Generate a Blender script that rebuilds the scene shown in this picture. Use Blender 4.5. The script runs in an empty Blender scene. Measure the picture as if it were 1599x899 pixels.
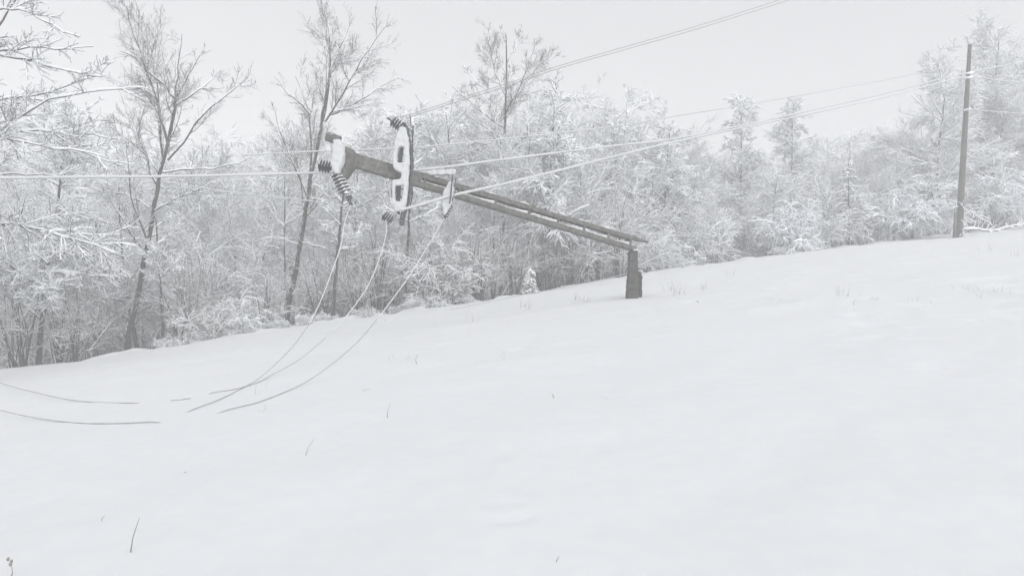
import bpy, math, random
import numpy as np
from mathutils import Vector, Matrix

# ------------------------------------------------------------------ camera, sky, sun, exposure
SC = bpy.context.scene
COL = SC.collection
EYE = 1.6
HFOV = math.radians(66)
F = 799.5 / math.tan(HFOV / 2)          # focal length in photo pixels (1599 wide)
cam_d = bpy.data.cameras.new('camera'); cam = bpy.data.objects.new('camera', cam_d); COL.objects.link(cam)
cam_d.sensor_width = 36; cam_d.lens = 18 / math.tan(HFOV / 2)
cam_d.clip_start = 0.1; cam_d.clip_end = 3000
cam.location = (0, 0, EYE); cam.rotation_euler = (math.radians(90), 0, 0)
SC.camera = cam

SUN_EL, SUN_AZ = math.radians(18), math.radians(150)
w = bpy.data.worlds.new("World"); SC.world = w; w.use_nodes = True
nt = w.node_tree; nt.nodes.clear()
wo = nt.nodes.new('ShaderNodeOutputWorld'); bg = nt.nodes.new('ShaderNodeBackground')
sky = nt.nodes.new('ShaderNodeTexSky'); sky.sky_type = 'NISHITA'; sky.sun_disc = False
sky.sun_elevation = SUN_EL; sky.sun_rotation = SUN_AZ; sky.dust_density = 4
tc = nt.nodes.new('ShaderNodeTexCoord'); sep = nt.nodes.new('ShaderNodeSeparateXYZ')
ramp = nt.nodes.new('ShaderNodeValToRGB')
nt.links.new(tc.outputs['Generated'], sep.inputs[0]); nt.links.new(sep.outputs['Z'], ramp.inputs[0])
OV = 8.1
ramp.color_ramp.elements[0].position = 0.34; ramp.color_ramp.elements[0].color = (0.388, 0.393, 0.402, 1)
ramp.color_ramp.elements[1].position = 0.95; ramp.color_ramp.elements[1].color = (0.47, 0.475, 0.485, 1)
gain = nt.nodes.new('ShaderNodeVectorMath'); gain.operation = 'SCALE'; gain.inputs['Scale'].default_value = 14.4
# an overcast sky is brightest round the hidden sun, behind the camera
dsun = nt.nodes.new('ShaderNodeVectorMath'); dsun.operation = 'DOT_PRODUCT'
dsun.inputs[1].default_value = (math.sin(SUN_AZ) * math.cos(SUN_EL), math.cos(SUN_AZ) * math.cos(SUN_EL), math.sin(SUN_EL))
glow = nt.nodes.new('ShaderNodeMapRange'); glow.interpolation_type = 'SMOOTHSTEP'
glow.inputs['From Min'].default_value = .15; glow.inputs['From Max'].default_value = 1; glow.inputs['To Min'].default_value = 11.0; glow.inputs['To Max'].default_value = 30
nt.links.new(tc.outputs['Generated'], dsun.inputs[0]); nt.links.new(dsun.outputs['Value'], glow.inputs['Value'])
nt.links.new(glow.outputs[0], gain.inputs['Scale'])
nt.links.new(ramp.outputs[0], gain.inputs[0])
mix = nt.nodes.new('ShaderNodeMix'); mix.data_type = 'RGBA'; mix.inputs['Factor'].default_value = 0.96
nt.links.new(sky.outputs[0], mix.inputs['A']); nt.links.new(gain.outputs[0], mix.inputs['B'])
nt.links.new(mix.outputs['Result'], bg.inputs['Color']); bg.inputs['Strength'].default_value = 0.1
nt.links.new(bg.outputs[0], wo.inputs['Surface'])

sun_d = bpy.data.lights.new('sun', 'SUN'); sun_d.energy = 1.5; sun_d.angle = math.radians(60); sun_d.color = (1, .985, .96)
sun = bpy.data.objects.new('sun', sun_d); COL.objects.link(sun)
sd = Vector((math.sin(SUN_AZ) * math.cos(SUN_EL), math.cos(SUN_AZ) * math.cos(SUN_EL), math.sin(SUN_EL)))
sun.rotation_euler = sd.to_track_quat('Z', 'Y').to_euler()

SC.view_settings.view_transform = 'Standard'; SC.view_settings.look = 'None'
SC.view_settings.exposure = 0.45; SC.view_settings.gamma = 1; SC.view_settings.use_curve_mapping = False
cy = SC.cycles
cy.max_bounces = 16; cy.diffuse_bounces = 14; cy.glossy_bounces = 2; cy.volume_bounces = 10
cy.transparent_max_bounces = 4; cy.sample_clamp_indirect = 4
cy.use_denoising = True

rng = np.random.default_rng(11)
random.seed(5)

# ------------------------------------------------------------------ helpers
def tag(o, label=None, cat=None, group=None, kind=None):
    for k, v in (('label', label), ('category', cat), ('group', group), ('kind', kind)):
        if v: o[k] = v
    return o

def link(name, data, parent=None):
    o = bpy.data.objects.new(name, data); COL.objects.link(o)
    if parent: o.parent = parent
    return o

def empty(name, loc, label, cat, group=None):
    o = link(name, None); o.location = loc; o.empty_display_size = .2
    return tag(o, label, cat, group)

def at(px, py, d):
    """photo pixel + real depth in metres -> point in the world"""
    return np.array([(px - 799.5) / F * d, d, EYE + (449.5 - py) / F * d])

class MB:
    """collects quads/polygons with material slots; build() makes ONE mesh object"""
    def __init__(s): s.v = []; s.f4 = []; s.m4 = []; s.fx = []; s.mx = []; s.n = 0
    def quads(s, V, Q, m=0):
        s.v.append(np.asarray(V, float).reshape(-1, 3)); s.f4.append(np.asarray(Q, int).reshape(-1, 4) + s.n)
        s.m4.append(np.full(len(s.f4[-1]), m)); s.n += len(s.v[-1])
    def poly(s, V, faces, m=0):
        s.v.append(np.asarray(V, float).reshape(-1, 3))
        for f in faces: s.fx.append([i + s.n for i in f]); s.mx.append(m)
        s.n += len(s.v[-1])
    def hexa(s, c, m=0):
        """8 corners: bottom ring 0-3, top ring 4-7"""
        s.poly(c, [(3, 2, 1, 0), (4, 5, 6, 7), (0, 1, 5, 4), (1, 2, 6, 5), (2, 3, 7, 6), (3, 0, 4, 7)], m)
    def mesh(s, name, mats, smooth=True):
        me = bpy.data.meshes.new(name)
        V = np.concatenate(s.v) if s.v else np.zeros((0, 3))
        q = np.concatenate(s.f4) if s.f4 else np.zeros((0, 4), int)
        mi = list(np.concatenate(s.m4)) if s.m4 else []
        loops = q.ravel().tolist(); starts = (np.arange(len(q)) * 4).tolist(); st = len(loops)
        for f in s.fx: starts.append(st); loops.extend(f); st += len(f)
        mi = mi + s.mx
        me.vertices.add(len(V)); me.vertices.foreach_set('co', V.ravel())
        me.loops.add(len(loops)); me.loops.foreach_set('vertex_index', loops)
        me.polygons.add(len(starts)); me.polygons.foreach_set('loop_start', starts)
        for m in mats: me.materials.append(m)
        me.polygons.foreach_set('material_index', [int(x) for x in mi])
        me.polygons.foreach_set('use_smooth', [smooth] * len(starts))
        me.update(calc_edges=True)
        return me
    def build(s, name, mats, parent=None, smooth=True):
        return link(name, s.mesh(name, mats if isinstance(mats, list) else [mats], smooth), parent)

def norm(a): return a / np.maximum(np.linalg.norm(a, axis=-1, keepdims=True), 1e-9)

def tangents(P):
    T = np.empty_like(P); T[:, 1:-1] = P[:, 2:] - P[:, :-2]; T[:, 0] = P[:, 1] - P[:, 0]; T[:, -1] = P[:, -1] - P[:, -2]
    return norm(T)

def tubes(mb, P, R, sides, m=0, squash=None, caps=False):
    """P (B,n,3), R (B,n): a tube along every polyline"""
    B, n, _ = P.shape
    if B == 0: return
    T = tangents(P); mean = norm(P[:, -1] - P[:, 0])
    ref = np.where(np.abs(mean[:, 2:3]) > .8, np.array([[1., 0, 0]]), np.array([[0., 0, 1]]))[:, None, :]
    a = norm(np.cross(T, np.broadcast_to(ref, T.shape))); b = np.cross(a, T)
    ang = np.arange(sides) / sides * 2 * math.pi + math.pi / 2
    c, s_ = np.cos(ang), np.sin(ang)
    rb = R if squash is None else R * squash
    V = P[:, :, None, :] + a[:, :, None, :] * (R[:, :, None, None] * c[None, None, :, None]) + b[:, :, None, :] * (rb[:, :, None, None] * s_[None, None, :, None])
    i = np.arange(n - 1)[:, None] * sides; j = np.arange(sides)[None, :]; j2 = (j + 1) % sides
    q = np.stack([i + j, i + j2, i + j2 + sides, i + j + sides], -1).reshape(-1, 4)
    Q = (q[None] + (np.arange(B) * n * sides)[:, None, None]).reshape(-1, 4)
    base = mb.n
    mb.quads(V, Q, m)
    if caps:
        for k in range(B):
            o = base + k * n * sides
            mb.fx.append([o + t for t in range(sides)][::-1]); mb.mx.append(m)
            mb.fx.append([o + (n - 1) * sides + t for t in range(sides)]); mb.mx.append(m)

# ------------------------------------------------------------------ materials
def mat_base(name):
    m = bpy.data.materials.new(name); m.use_nodes = True; t = m.node_tree
    return m, t, t.nodes['Principled BSDF']

def N(t, kind, **kw):
    n = t.nodes.new(kind)
    for k, v in kw.items(): setattr(n, k, v)
    return n

SNOW_RGB = SNOW0 = (0.935, 0.948, 0.964, 1)
def snow_material(name, bump=0.15, scale=9.0, dist=.02, k=1.0):
    m, t, b = mat_base(name); SNOW_RGB = (SNOW0[0] * k, SNOW0[1] * k, SNOW0[2] * k, 1)
    b.inputs['Roughness'].default_value = .92; b.inputs['Specular IOR Level'].default_value = .2
    co = N(t, 'ShaderNodeTexCoord'); no = N(t, 'ShaderNodeTexNoise'); no.inputs['Scale'].default_value = scale; no.inputs['Detail'].default_value = 5
    t.links.new(co.outputs['Object'], no.inputs['Vector'])
    r = N(t, 'ShaderNodeValToRGB'); r.color_ramp.elements[0].color = (SNOW_RGB[0] * .965, SNOW_RGB[1] * .968, SNOW_RGB[2] * .98, 1); r.color_ramp.elements[1].color = SNOW_RGB
    r.color_ramp.elements[0].position = .3; r.color_ramp.elements[1].position = .6
    t.links.new(no.outputs['Fac'], r.inputs[0]); t.links.new(r.outputs[0], b.inputs['Base Color'])
    bu = N(t, 'ShaderNodeBump'); bu.inputs['Strength'].default_value = bump; bu.inputs['Distance'].default_value = dist
    t.links.new(no.outputs['Fac'], bu.inputs['Height']); t.links.new(bu.outputs[0], b.inputs['Normal'])
    return m

def snowy(name, c0, c1, scale=8, thr=.55, wind=(-.35, -.45, .82), soft=.12, noise_amt=.7, rough=.85, bump=.4, stretch=(1, 1, 1), patch=6.0, metal=0):
    """a material whose surface carries snow where it faces up / into the wind, in ragged patches"""
    m, t, b = mat_base(name)
    co = N(t, 'ShaderNodeTexCoord'); mp = N(t, 'ShaderNodeMapping'); mp.inputs['Scale'].default_value = stretch
    t.links.new(co.outputs['Object'], mp.inputs[0])
    no = N(t, 'ShaderNodeTexNoise'); no.inputs['Scale'].default_value = scale; no.inputs['Detail'].default_value = 8; no.inputs['Roughness'].default_value = .65
    t.links.new(mp.outputs[0], no.inputs['Vector'])
    r = N(t, 'ShaderNodeValToRGB'); r.color_ramp.elements[0].color = (*c0, 1); r.color_ramp.elements[1].color = (*c1, 1)
    r.color_ramp.elements[0].position = .32; r.color_ramp.elements[1].position = .68
    t.links.new(no.outputs['Fac'], r.inputs[0])
    ge = N(t, 'ShaderNodeNewGeometry'); dt = N(t, 'ShaderNodeVectorMath', operation='DOT_PRODUCT'); dt.inputs[1].default_value = wind
    t.links.new(ge.outputs['Normal'], dt.inputs[0])
    n2 = N(t, 'ShaderNodeTexNoise'); n2.inputs['Scale'].default_value = patch; n2.inputs['Detail'].default_value = 6; n2.inputs['Roughness'].default_value = .7
    t.links.new(co.outputs['Object'], n2.inputs['Vector'])
    a1 = N(t, 'ShaderNodeMath', operation='MULTIPLY_ADD'); a1.inputs[1].default_value = noise_amt * 2; a1.inputs[2].default_value = -noise_amt
    t.links.new(n2.outputs['Fac'], a1.inputs[0])
    a2 = N(t, 'ShaderNodeMath', operation='ADD'); t.links.new(a1.outputs[0], a2.inputs[0]); t.links.new(dt.outputs['Value'], a2.inputs[1])
    mr = N(t, 'ShaderNodeMapRange'); mr.inputs['From Min'].default_value = thr - soft; mr.inputs['From Max'].default_value = thr + soft
    t.links.new(a2.outputs[0], mr.inputs['Value'])
    mx = N(t, 'ShaderNodeMix', data_type='RGBA'); mx.inputs['B'].default_value = SNOW_RGB
    t.links.new(mr.outputs[0], mx.inputs['Factor']); t.links.new(r.outputs[0], mx.inputs['A']); t.links.new(mx.outputs['Result'], b.inputs['Base Color'])
    b.inputs['Roughness'].default_value = rough; b.inputs['Metallic'].default_value = metal; b.inputs['Specular IOR Level'].default_value = .25
    ad = N(t, 'ShaderNodeMath', operation='MULTIPLY_ADD'); ad.inputs[1].default_value = .6
    t.links.new(mr.outputs[0], ad.inputs[0]); t.links.new(no.outputs['Fac'], ad.inputs[2])
    bu = N(t, 'ShaderNodeBump'); bu.inputs['Strength'].default_value = bump; bu.inputs['Distance'].default_value = .02
    t.links.new(ad.outputs[0], bu.inputs['Height']); t.links.new(bu.outputs[0], b.inputs['Normal'])
    return m

M_GROUND = snow_material('snow_ground_mat', .25, 7.0, .015, .785)
M_SNOW = snow_material('snow_mat', .3, 14)
M_PACK = snow_material('packed_snow', .5, 25, .02, .66)
M_BARK = snowy('bark', (.024, .023, .023), (.075, .07, .066), 6, thr=.74, stretch=(1, 1, .25), patch=5)
M_TWIG = snowy('twig_bark', (.035, .033, .032), (.10, .092, .088), 5, thr=.8, patch=9)
M_CONC = snowy('old_concrete', (.085, .084, .079), (.20, .195, .183), 11, thr=1.15, patch=38, noise_amt=1.3, soft=.05, bump=.35, stretch=(1, 1, 1))
M_CONCD = snowy('dark_concrete', (.055, .054, .053), (.13, .127, .12), 7, thr=1.1, patch=9, noise_amt=.75)
M_STEEL = snowy('galvanised_steel', (.06, .063, .067), (.13, .135, .14), 20, thr=.82, patch=26, noise_amt=1.0, rough=.6, metal=.2)
M_INSU = snowy('brown_porcelain', (.03, .03, .035), (.06, .06, .065), 20, thr=.66, patch=20, noise_amt=.6, rough=.35)
M_WIRE = snowy('aluminium_cable', (.28, .28, .285), (.42, .42, .425), 30, thr=1.1, rough=.6)
M_WOOD = snowy('weathered_pole', (.055, .05, .045), (.12, .112, .10), 7, thr=1.05, patch=9, stretch=(1, 1, .2))
M_LEAF = snowy('dry_leaf', (.16, .10, .085), (.32, .22, .19), 15, thr=.75, patch=12)
M_STALK = snowy('dry_stalk', (.22, .21, .19), (.36, .34, .31), 30, thr=.9)

# ------------------------------------------------------------------ terrain
EDGE = [(-16, 563, 21.5), (0, 575, 22), (160, 561, 22.6), (250, 545, 23), (400, 517, 24), (520, 500, 24.6), (650, 488, 25.3), (800, 463, 26.3), (900, 447, 28), (1000, 427, 30), (1100, 413, 32),
        (1200, 399, 34), (1350, 381, 37), (1500, 365, 40.5), (1599, 348, 42.5)]
EDGE = EDGE[1:]
ex = np.array([at(*e)[0] for e in EDGE]); ey = np.array([at(*e)[1] for e in EDGE]); ez = np.array([at(*e)[2] for e in EDGE])
ex = np.concatenate([[-60, -28], ex, [45, 90]]); ey = np.concatenate([[19, 20.5], ey, [49, 58]]); ez = np.concatenate([[-7.5, -2.6], ez, [8.2, 14]])
fitp = [(x, y, z, 1.) for x, y, z in zip(ex[2:-2], ey[2:-2], ez[2:-2])]
p = at(987, 461, 18); fitp.append((*p, 4.))
p = at(1497, 376, 36); fitp.append((*p, 3.))
fitp += [(0, 0, 0, 4.), (0, 4, .17, 2.), (4, 5, .75, 1.), (-4, 5, -.3, 1.)]
A = np.array([[x, y, x * x, x * y, y * y] for x, y, z, q in fitp]); W = np.array([q for *_, q in fitp]); Z = np.array([z for _, _, z, _ in fitp])
CO = np.linalg.lstsq(A * W[:, None], Z * W, rcond=None)[0]

def vnoise(x, y, s, seed):
    """smooth value noise, vectorised"""
    x = x / s; y = y / s; xi = np.floor(x); yi = np.floor(y); fx = x - xi; fy = y - yi
    fx = fx * fx * (3 - 2 * fx); fy = fy * fy * (3 - 2 * fy)
    def h(a, b):
        v = np.sin(a * 127.1 + b * 311.7 + seed * 74.7) * 43758.5453
        return v - np.floor(v)
    return (h(xi, yi) * (1 - fx) + h(xi + 1, yi) * fx) * (1 - fy) + (h(xi, yi + 1) * (1 - fx) + h(xi + 1, yi + 1) * fx) * fy - .5

def poly(x, y):
    xc = np.clip(x, -30, 40); yc = np.clip(y, -12, 60)
    z = CO[0] * xc + CO[1] * yc + CO[2] * xc * xc + CO[3] * xc * yc + CO[4] * yc * yc
    return z + (x - xc) * .1 + (y - yc) * .03

def sstep(a, b, v):
    t = np.clip((v - a) / (b - a), 0, 1); return t * t * (3 - 2 * t)

DIMPLES = []   # (x, y, radius_x, radius_y, depth)
def ground(x, y, fine=True):
    x = np.asarray(x, float); y = np.asarray(y, float)
    ye = np.interp(x, ex, ey); z = poly(x, np.minimum(y, ye))
    corr = np.interp(x, ex, ez) - poly(x, ye)          # pulls the crest exactly to the photographed edge
    wgt = np.exp(-np.maximum(ye - y, 0) / 3.5)
    inside = (x > -26) & (x < 44)
    z = z + corr * wgt * np.where(inside, 1, .6)
    t = np.maximum(y - ye, 0)
    z = z - .7 * sstep(0, 5, t) + 14.5 * sstep(9, 115, t) * (.75 + .5 * sstep(40, -60, x)) + .02 * np.maximum(t - 120, 0)
    if fine:
        z = z + .06 * vnoise(x, y, 3.1, 1) * sstep(1, 6, y) + .045 * vnoise(x, y, 1.1, 2) + .016 * vnoise(x, y, .38, 3)
        z = z + (.22 * np.maximum(vnoise(x, y, .9, 5), -.1) + .26 * np.maximum(vnoise(x, y, .42, 6), -.05) * sstep(-13, -10.5, x) * sstep(2, -1, x)) * np.exp(-((y - ye) / 1.1) ** 2)
        rough = sstep(0, 6, x + .1 * y - 2) * sstep(6, 12, y)
        z = z + rough * .04 * np.maximum(vnoise(x, y, .45, 8) - .12, 0) * 2
        for dx, dy, rx, ry, dp in DIMPLES:
            z = z - dp * np.exp(-(((x - dx) / rx) ** 2 + ((y - dy) / ry) ** 2) ** 2)
    return z

def ray_ground(px, py, dmin=2.0, dmax=45):
    d = np.linspace(dmin, dmax, 900)
    X = (px - 799.5) / F * d; Zr = EYE + (449.5 - py) / F * d
    below = Zr <= ground(X, d)
    i = int(np.argmax(below)) if below.any() else len(d) - 1
    return float(d[i])

for px, py, rx, ry, dp in ((800, 787, .09, .06, .012), (797, 812, .10, .06, .022)):
    d = ray_ground(px, py); q = at(px, py, d); DIMPLES.append((q[0], d, rx, ry, dp))
for px, py in ((810, 545), (1090, 470), (1340, 492), (1450, 478), (1535, 500), (1580, 470), (1362, 508), (1205, 500), (1110, 545), (1430, 530), (1490, 575), (1360, 530), (1515, 455), (1240, 460)):
    d = ray_ground(px, py); q = at(px, py, d); DIMPLES.append((q[0], d, random.uniform(.12, .25), random.uniform(.15, .3), random.uniform(.012, .03)))

def axis(a, b, lo, hi, n_mid, n_lo, n_hi):
    mid = np.linspace(a, b, n_mid)
    l = a - (a - lo) * (np.linspace(1, 0, n_lo, endpoint=False) ** 2.2); h = b + (hi - b) * (np.linspace(0, 1, n_hi + 1)[1:] ** 2.2)
    return np.concatenate([l, mid, h])
gx = axis(-18, 30, -260, 260, 520, 50, 50); gy = np.concatenate([axis(2.5, 20, -60, 20.01, 330, 22, 0), np.linspace(20.08, 46, 260), 46 + (290 - 46) * np.linspace(0, 1, 71)[1:] ** 1.8])
gy = np.unique(np.round(gy, 4))
XX, YY = np.meshgrid(gx, gy); ZZ = ground(XX, YY)
mb = MB(); nx, ny = len(gx), len(gy)
idx = np.arange(nx * ny).reshape(ny, nx)
mb.quads(np.stack([XX, YY, ZZ], -1), np.stack([idx[:-1, :-1], idx[:-1, 1:], idx[1:, 1:], idx[1:, :-1]], -1).reshape(-1, 4))
tag(mb.build('snow_ground', M_GROUND), 'smooth snow covered slope rising to the right up to the wood', kind='structure')

# ------------------------------------------------------------------ tree growing
def spine(rng, P0, D0, L, n, wander, trop, trop_pow=1.0):
    """grow B polylines at once. P0,D0 (B,3), L (B,), trop (B,) added to z per step (grows along the branch)"""
    B = len(P0); P = np.empty((B, n, 3)); P[:, 0] = P0; D = norm(D0.copy())
    for k in range(1, n):
        D = D + rng.normal(0, wander, (B, 3)); D[:, 2] += trop * (k / (n - 1)) ** trop_pow
        D = norm(D); P[:, k] = P[:, k - 1] + D * (L / (n - 1))[:, None]
    return P

def sprout(rng, par, Nc, t0=.2, t1=1., ang=(25, 60), lr=(.3, .55), n=6, wander=.12, trop=.05, rr=.5, taper=.25, shape=.6, zmin=None, lmax=9, flat=0, pw=1.0):
    P, R, L = par; B, n0, _ = P.shape
    b = rng.choice(B, Nc, p=L ** pw / (L ** pw).sum()); t = rng.uniform(t0, t1, Nc)
    u = t * (n0 - 1); i = np.minimum(u.astype(int), n0 - 2); f = (u - i)[:, None]
    pos = P[b, i] * (1 - f) + P[b, i + 1] * f; T = norm(P[b, i + 1] - P[b, i]); r = R[b, i] * (1 - f[:, 0]) + R[b, i + 1] * f[:, 0]
    side = norm(np.cross(T, rng.normal(0, 1, (Nc, 3)) * np.array([1, 1, 1 - flat])))
    th = np.radians(rng.uniform(ang[0], ang[1], Nc))[:, None]
    D = T * np.cos(th) + side * np.sin(th)
    Lc = np.minimum(L[b] * rng.uniform(lr[0], lr[1], Nc) * (1 - shape * t), lmax)
    Pc = spine(rng, pos, D, Lc, n, wander, np.full(Nc, trop))
    r0 = np.minimum(r * .85, r * rr * rng.uniform(.7, 1.2, Nc))
    Rc = r0[:, None] * (1 - (1 - taper) * np.linspace(0, 1, n))[None]
    return Pc, Rc, Lc

def coat(mb, rng, S, amount, m=1, sides=4, clump=.5, rmin=0.0, up=.75):
    """snow lying along the upper side of every branch, thin where it is steep"""
    P, R, L = S; B, n, _ = P.shape
    T = tangents(P); h = np.sqrt(np.maximum(1 - T[..., 2] ** 2, 0)) ** 1.2
    clump = clump * (.35 if n <= 7 else 1)
    s = (R * .45 + amount * 1.28) * (.25 + .75 * h) * (1 + clump * (rng.random((B, n)) - .45) * 2)
    s = np.maximum(s, .002); s[:, 0] *= .85; s[:, -1] *= .7
    Q = P.copy(); Q[..., 2] += R * .75 + s * up
    tubes(mb, Q, s, sides, m, squash=.85)

def rmin(S, r): return (S[0], np.maximum(S[1], r), S[2])

def tree_parts(rng, trunk, limbs, spec):
    """trunk: (P,R,L) of B=1; limbs: (P,R,L). returns (trunk_mb, crown_mb)"""
    k = spec
    tm = MB(); cm = MB()
    tubes(tm, *trunk[:2], 9, 0)
    big = [limbs] if limbs is not None else []
    if k.get('n1', 0):
        big.append(sprout(rng, trunk, k['n1'], k.get('t1', .3), .97, k.get('a1', (30, 60)), k.get('l1', (.3, .5)), 9, k.get('w1', .08), k.get('tr1', .06), .42, .2, k.get('shape', .5)))
    allp = []
    for S in big:
        tubes(cm, S[0], np.maximum(S[1], .008), 6, 0); coat(cm, rng, S, k['s1'], 1, 5, .5); allp.append(S)
    m2 = []
    for j, S in enumerate(allp):
        nn = max(4, int(k['n2'] * S[2].sum() / max(sum(q[2].sum() for q in allp), 1e-6)))
        m2.append(sprout(rng, S, nn, .1, 1, k.get('a2', (25, 55)), k.get('l2', (.3, .6)), 7, k.get('w2', .09), k.get('tr2', .05), .55, .3, .4, lmax=k.get('lm2', 2.4)))
    if k.get('ntop'):
        m2.append(sprout(rng, trunk, k['ntop'], .5, 1, (25, 60), (.08, .16), 7, .12, k.get('tr2', .05), .5, .3, .5))
    for S in m2: tubes(cm, S[0], np.maximum(S[1], .006), 4, 0); coat(cm, rng, S, k['s2'], 1, 4, .6)
    P = np.concatenate([s[0] for s in m2]); R = np.concatenate([s[1] for s in m2]); L = np.concatenate([s[2] for s in m2])
    S3 = sprout(rng, (P, R, L), int(k['n3'] * 1.35), .1, 1, k.get('a3', (25, 55)), k.get('l3', (.35, .75)), 5, k.get('w3', .14), k.get('tr3', .04), .6, .4, .3, lmax=k.get('lm3', 1.0))
    tubes(cm, S3[0], np.maximum(S3[1], k.get('r3', .005)), 3, 0); coat(cm, rng, S3, k['s3'], 1, 3, .7)
    if k.get('n4'):
        S4 = sprout(rng, S3, int(k['n4'] * 1.0), .1, 1, (25, 60), (.4, .8), 4, .2, k.get('tr3', .04), .7, .5, .3, lmax=.5)
        tubes(cm, S4[0], np.maximum(S4[1], .004), 3, 0); coat(cm, rng, S4, k['s3'] * .8, 1, 3, .7)
    return tm, cm

SPEC = dict(
    upright=dict(n1=16, t1=.42, a1=(22, 48), l1=(.35, .6), tr1=.06, n2=140, l2=(.3, .55), tr2=.06, n3=1100, n4=1500, s1=.026, s2=.021, s3=.015),
    droop=dict(n1=34, t1=.15, a1=(40, 75), l1=(.22, .42), tr1=-.10, n2=260, a2=(20, 55), tr2=-.14, n3=2300, tr3=-.22, n4=1600, s1=.034, s2=.027, s3=.021, ntop=30, shape=.75),
    spread=dict(n1=24, t1=.2, a1=(40, 80), l1=(.3, .55), tr1=.03, n2=220, tr2=.0, n3=2100, tr3=-.02, n4=1500, s1=.036, s2=.027, s3=.019, ntop=12),
    thin=dict(n1=22, t1=.42, a1=(30, 65), l1=(.14, .28), tr1=.03, n2=110, tr2=.02, n3=800, n4=700, s1=.026, s2=.02, s3=.015, shape=.4),
)

def auto_tree(rng, H, r0, kind, lean=.04):
    n = 12; t = np.linspace(0, 1, n)
    P = spine(rng, np.zeros((1, 3)), np.array([[rng.normal(0, lean), rng.normal(0, lean), 1.]]), np.array([H]), n, .035, np.array([.03]))
    R = (r0 * (1 - .9 * t ** .9))[None]
    R[0, 0] *= 1.25
    return tree_parts(rng, (P, R, np.array([H])), None, SPEC[kind])

def place_tree(name, tme, cme, loc, rz, s, label, cat, group=None, lean=(0, 0)):
    e = empty(name, loc, label, cat, group); e.rotation_euler = (lean[0], lean[1], rz); e.scale = (s, s, s)
    if tme is not None: link('trunk', tme, e)
    link('crown', cme, e)
    return e

def px_limb(px0, d0, pts, r0, r1, n=10, dy=0.0, base=None):
    """a limb traced in the photo, given its own depth swing dy (metres towards/away over its length); coordinates local to base"""
    K = len(pts); arr = []
    for i, (x, y) in enumerate(pts): arr.append(at(x, y, d0 + dy * i / (K - 1)) - base)
    arr = np.array(arr); seg = np.concatenate([[0], np.cumsum(np.linalg.norm(np.diff(arr, axis=0), axis=1))])
    u = np.linspace(0, seg[-1], n)
    # smooth (Catmull-ish) by interpolating then averaging
    P = np.stack([np.interp(u, seg, arr[:, c]) for c in range(3)], -1)
    for _ in range(2): P[1:-1] = (P[:-2] + 2 * P[1:-1] + P[2:]) / 4
    R = r0 + (r1 - r0) * np.linspace(0, 1, n) ** .8
    return P, R, seg[-1]

def hero(name, seed, d, trunk_pts, r0, r1, limbs, spec, label, cat='tree', group=None):
    g = np.random.default_rng(seed)
    b = at(trunk_pts[0][0], trunk_pts[0][1], d); base = np.array([b[0], b[1], min(float(ground(b[0], b[1])), b[2]) - .05])
    P, R, L = px_limb(0, d, trunk_pts, r0, r1, 16, 0, base)
    P = np.concatenate([np.array([[P[0, 0], P[0, 1], 0.]]), P]) if P[0, 2] > .05 else P
    R = np.concatenate([[r0 * 1.1], R]) if len(R) < len(P) else R
    P[1:-1] = P[1:-1] + g.normal(0, .012, P[1:-1].shape)
    LP = []
    for (pts, a, c, dy) in limbs:
        LP.append(px_limb(0, d, pts, a * .72, c * .72, 10, dy, base))
    lim = None
    if LP:
        lp = np.stack([q[0] for q in LP]); lp[:, 1:] += g.normal(0, .02, lp[:, 1:].shape)
        lim = (lp, np.stack([q[1] for q in LP]), np.array([q[2] for q in LP]))
    tm, cm = tree_parts(g, (P[None], R[None], np.array([L])), lim, spec)
    e = empty(name, base, label, cat, group)
    tm.build('trunk', M_BARK, e); cm.build('crown', [M_TWIG, M_SNOW], e)
    return e

# ------------------------------------------------------------------ traced trees (near ones one can single out)
up = dict(SPEC['upright'], n1=5, t1=.35, n2=190, n3=1300, n4=1700, l2=(.2, .42), lm2=1.4, w2=.08, w3=.1, a2=(28, 52), a3=(25, 50), tr2=.04, tr3=.03, s1=.015, s2=.0095, s3=.0055, l3=(.25, .55), lm3=.6)
hero('bare_tree', 101, 24.5, [(200, 520), (213, 470), (228, 400), (240, 330), (246, 285), (258, 240), (268, 205), (274, 150)], .098, .042, [
    ([(246, 290), (222, 235), (205, 195), (190, 150), (180, 120)], .05, .012, .8),
    ([(262, 225), (252, 180), (238, 135), (215, 75), (198, 10)], .06, .012, -.8),
    ([(255, 250), (250, 195), (247, 130), (235, 80), (222, 25)], .05, .012, 1.2),
    ([(268, 205), (272, 170), (276, 130), (280, 80), (284, 52)], .055, .012, .3),
    ([(274, 155), (255, 130), (235, 115), (210, 90), (190, 80)], .04, .01, -1.0),
    ([(262, 250), (290, 220), (312, 182), (345, 158), (375, 133)], .055, .012, -1.0),
    ([(274, 165), (300, 148), (325, 130), (345, 110)], .04, .01, 1.2),
    ([(276, 150), (292, 125), (305, 98), (320, 78)], .035, .009, -.6),
    ([(240, 330), (275, 312), (300, 300), (345, 282)], .03, .008, -1.5),
    ([(250, 270), (290, 265), (345, 262), (385, 250)], .035, .008, .9),
    ([(233, 325), (215, 312), (190, 302), (160, 300)], .03, .008, .9),
    ([(226, 410), (250, 400), (262, 385)], .02, .006, -1.0)],
    up, 'tall lone tree with forked crown between the left edge and the broken pole tip')
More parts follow.
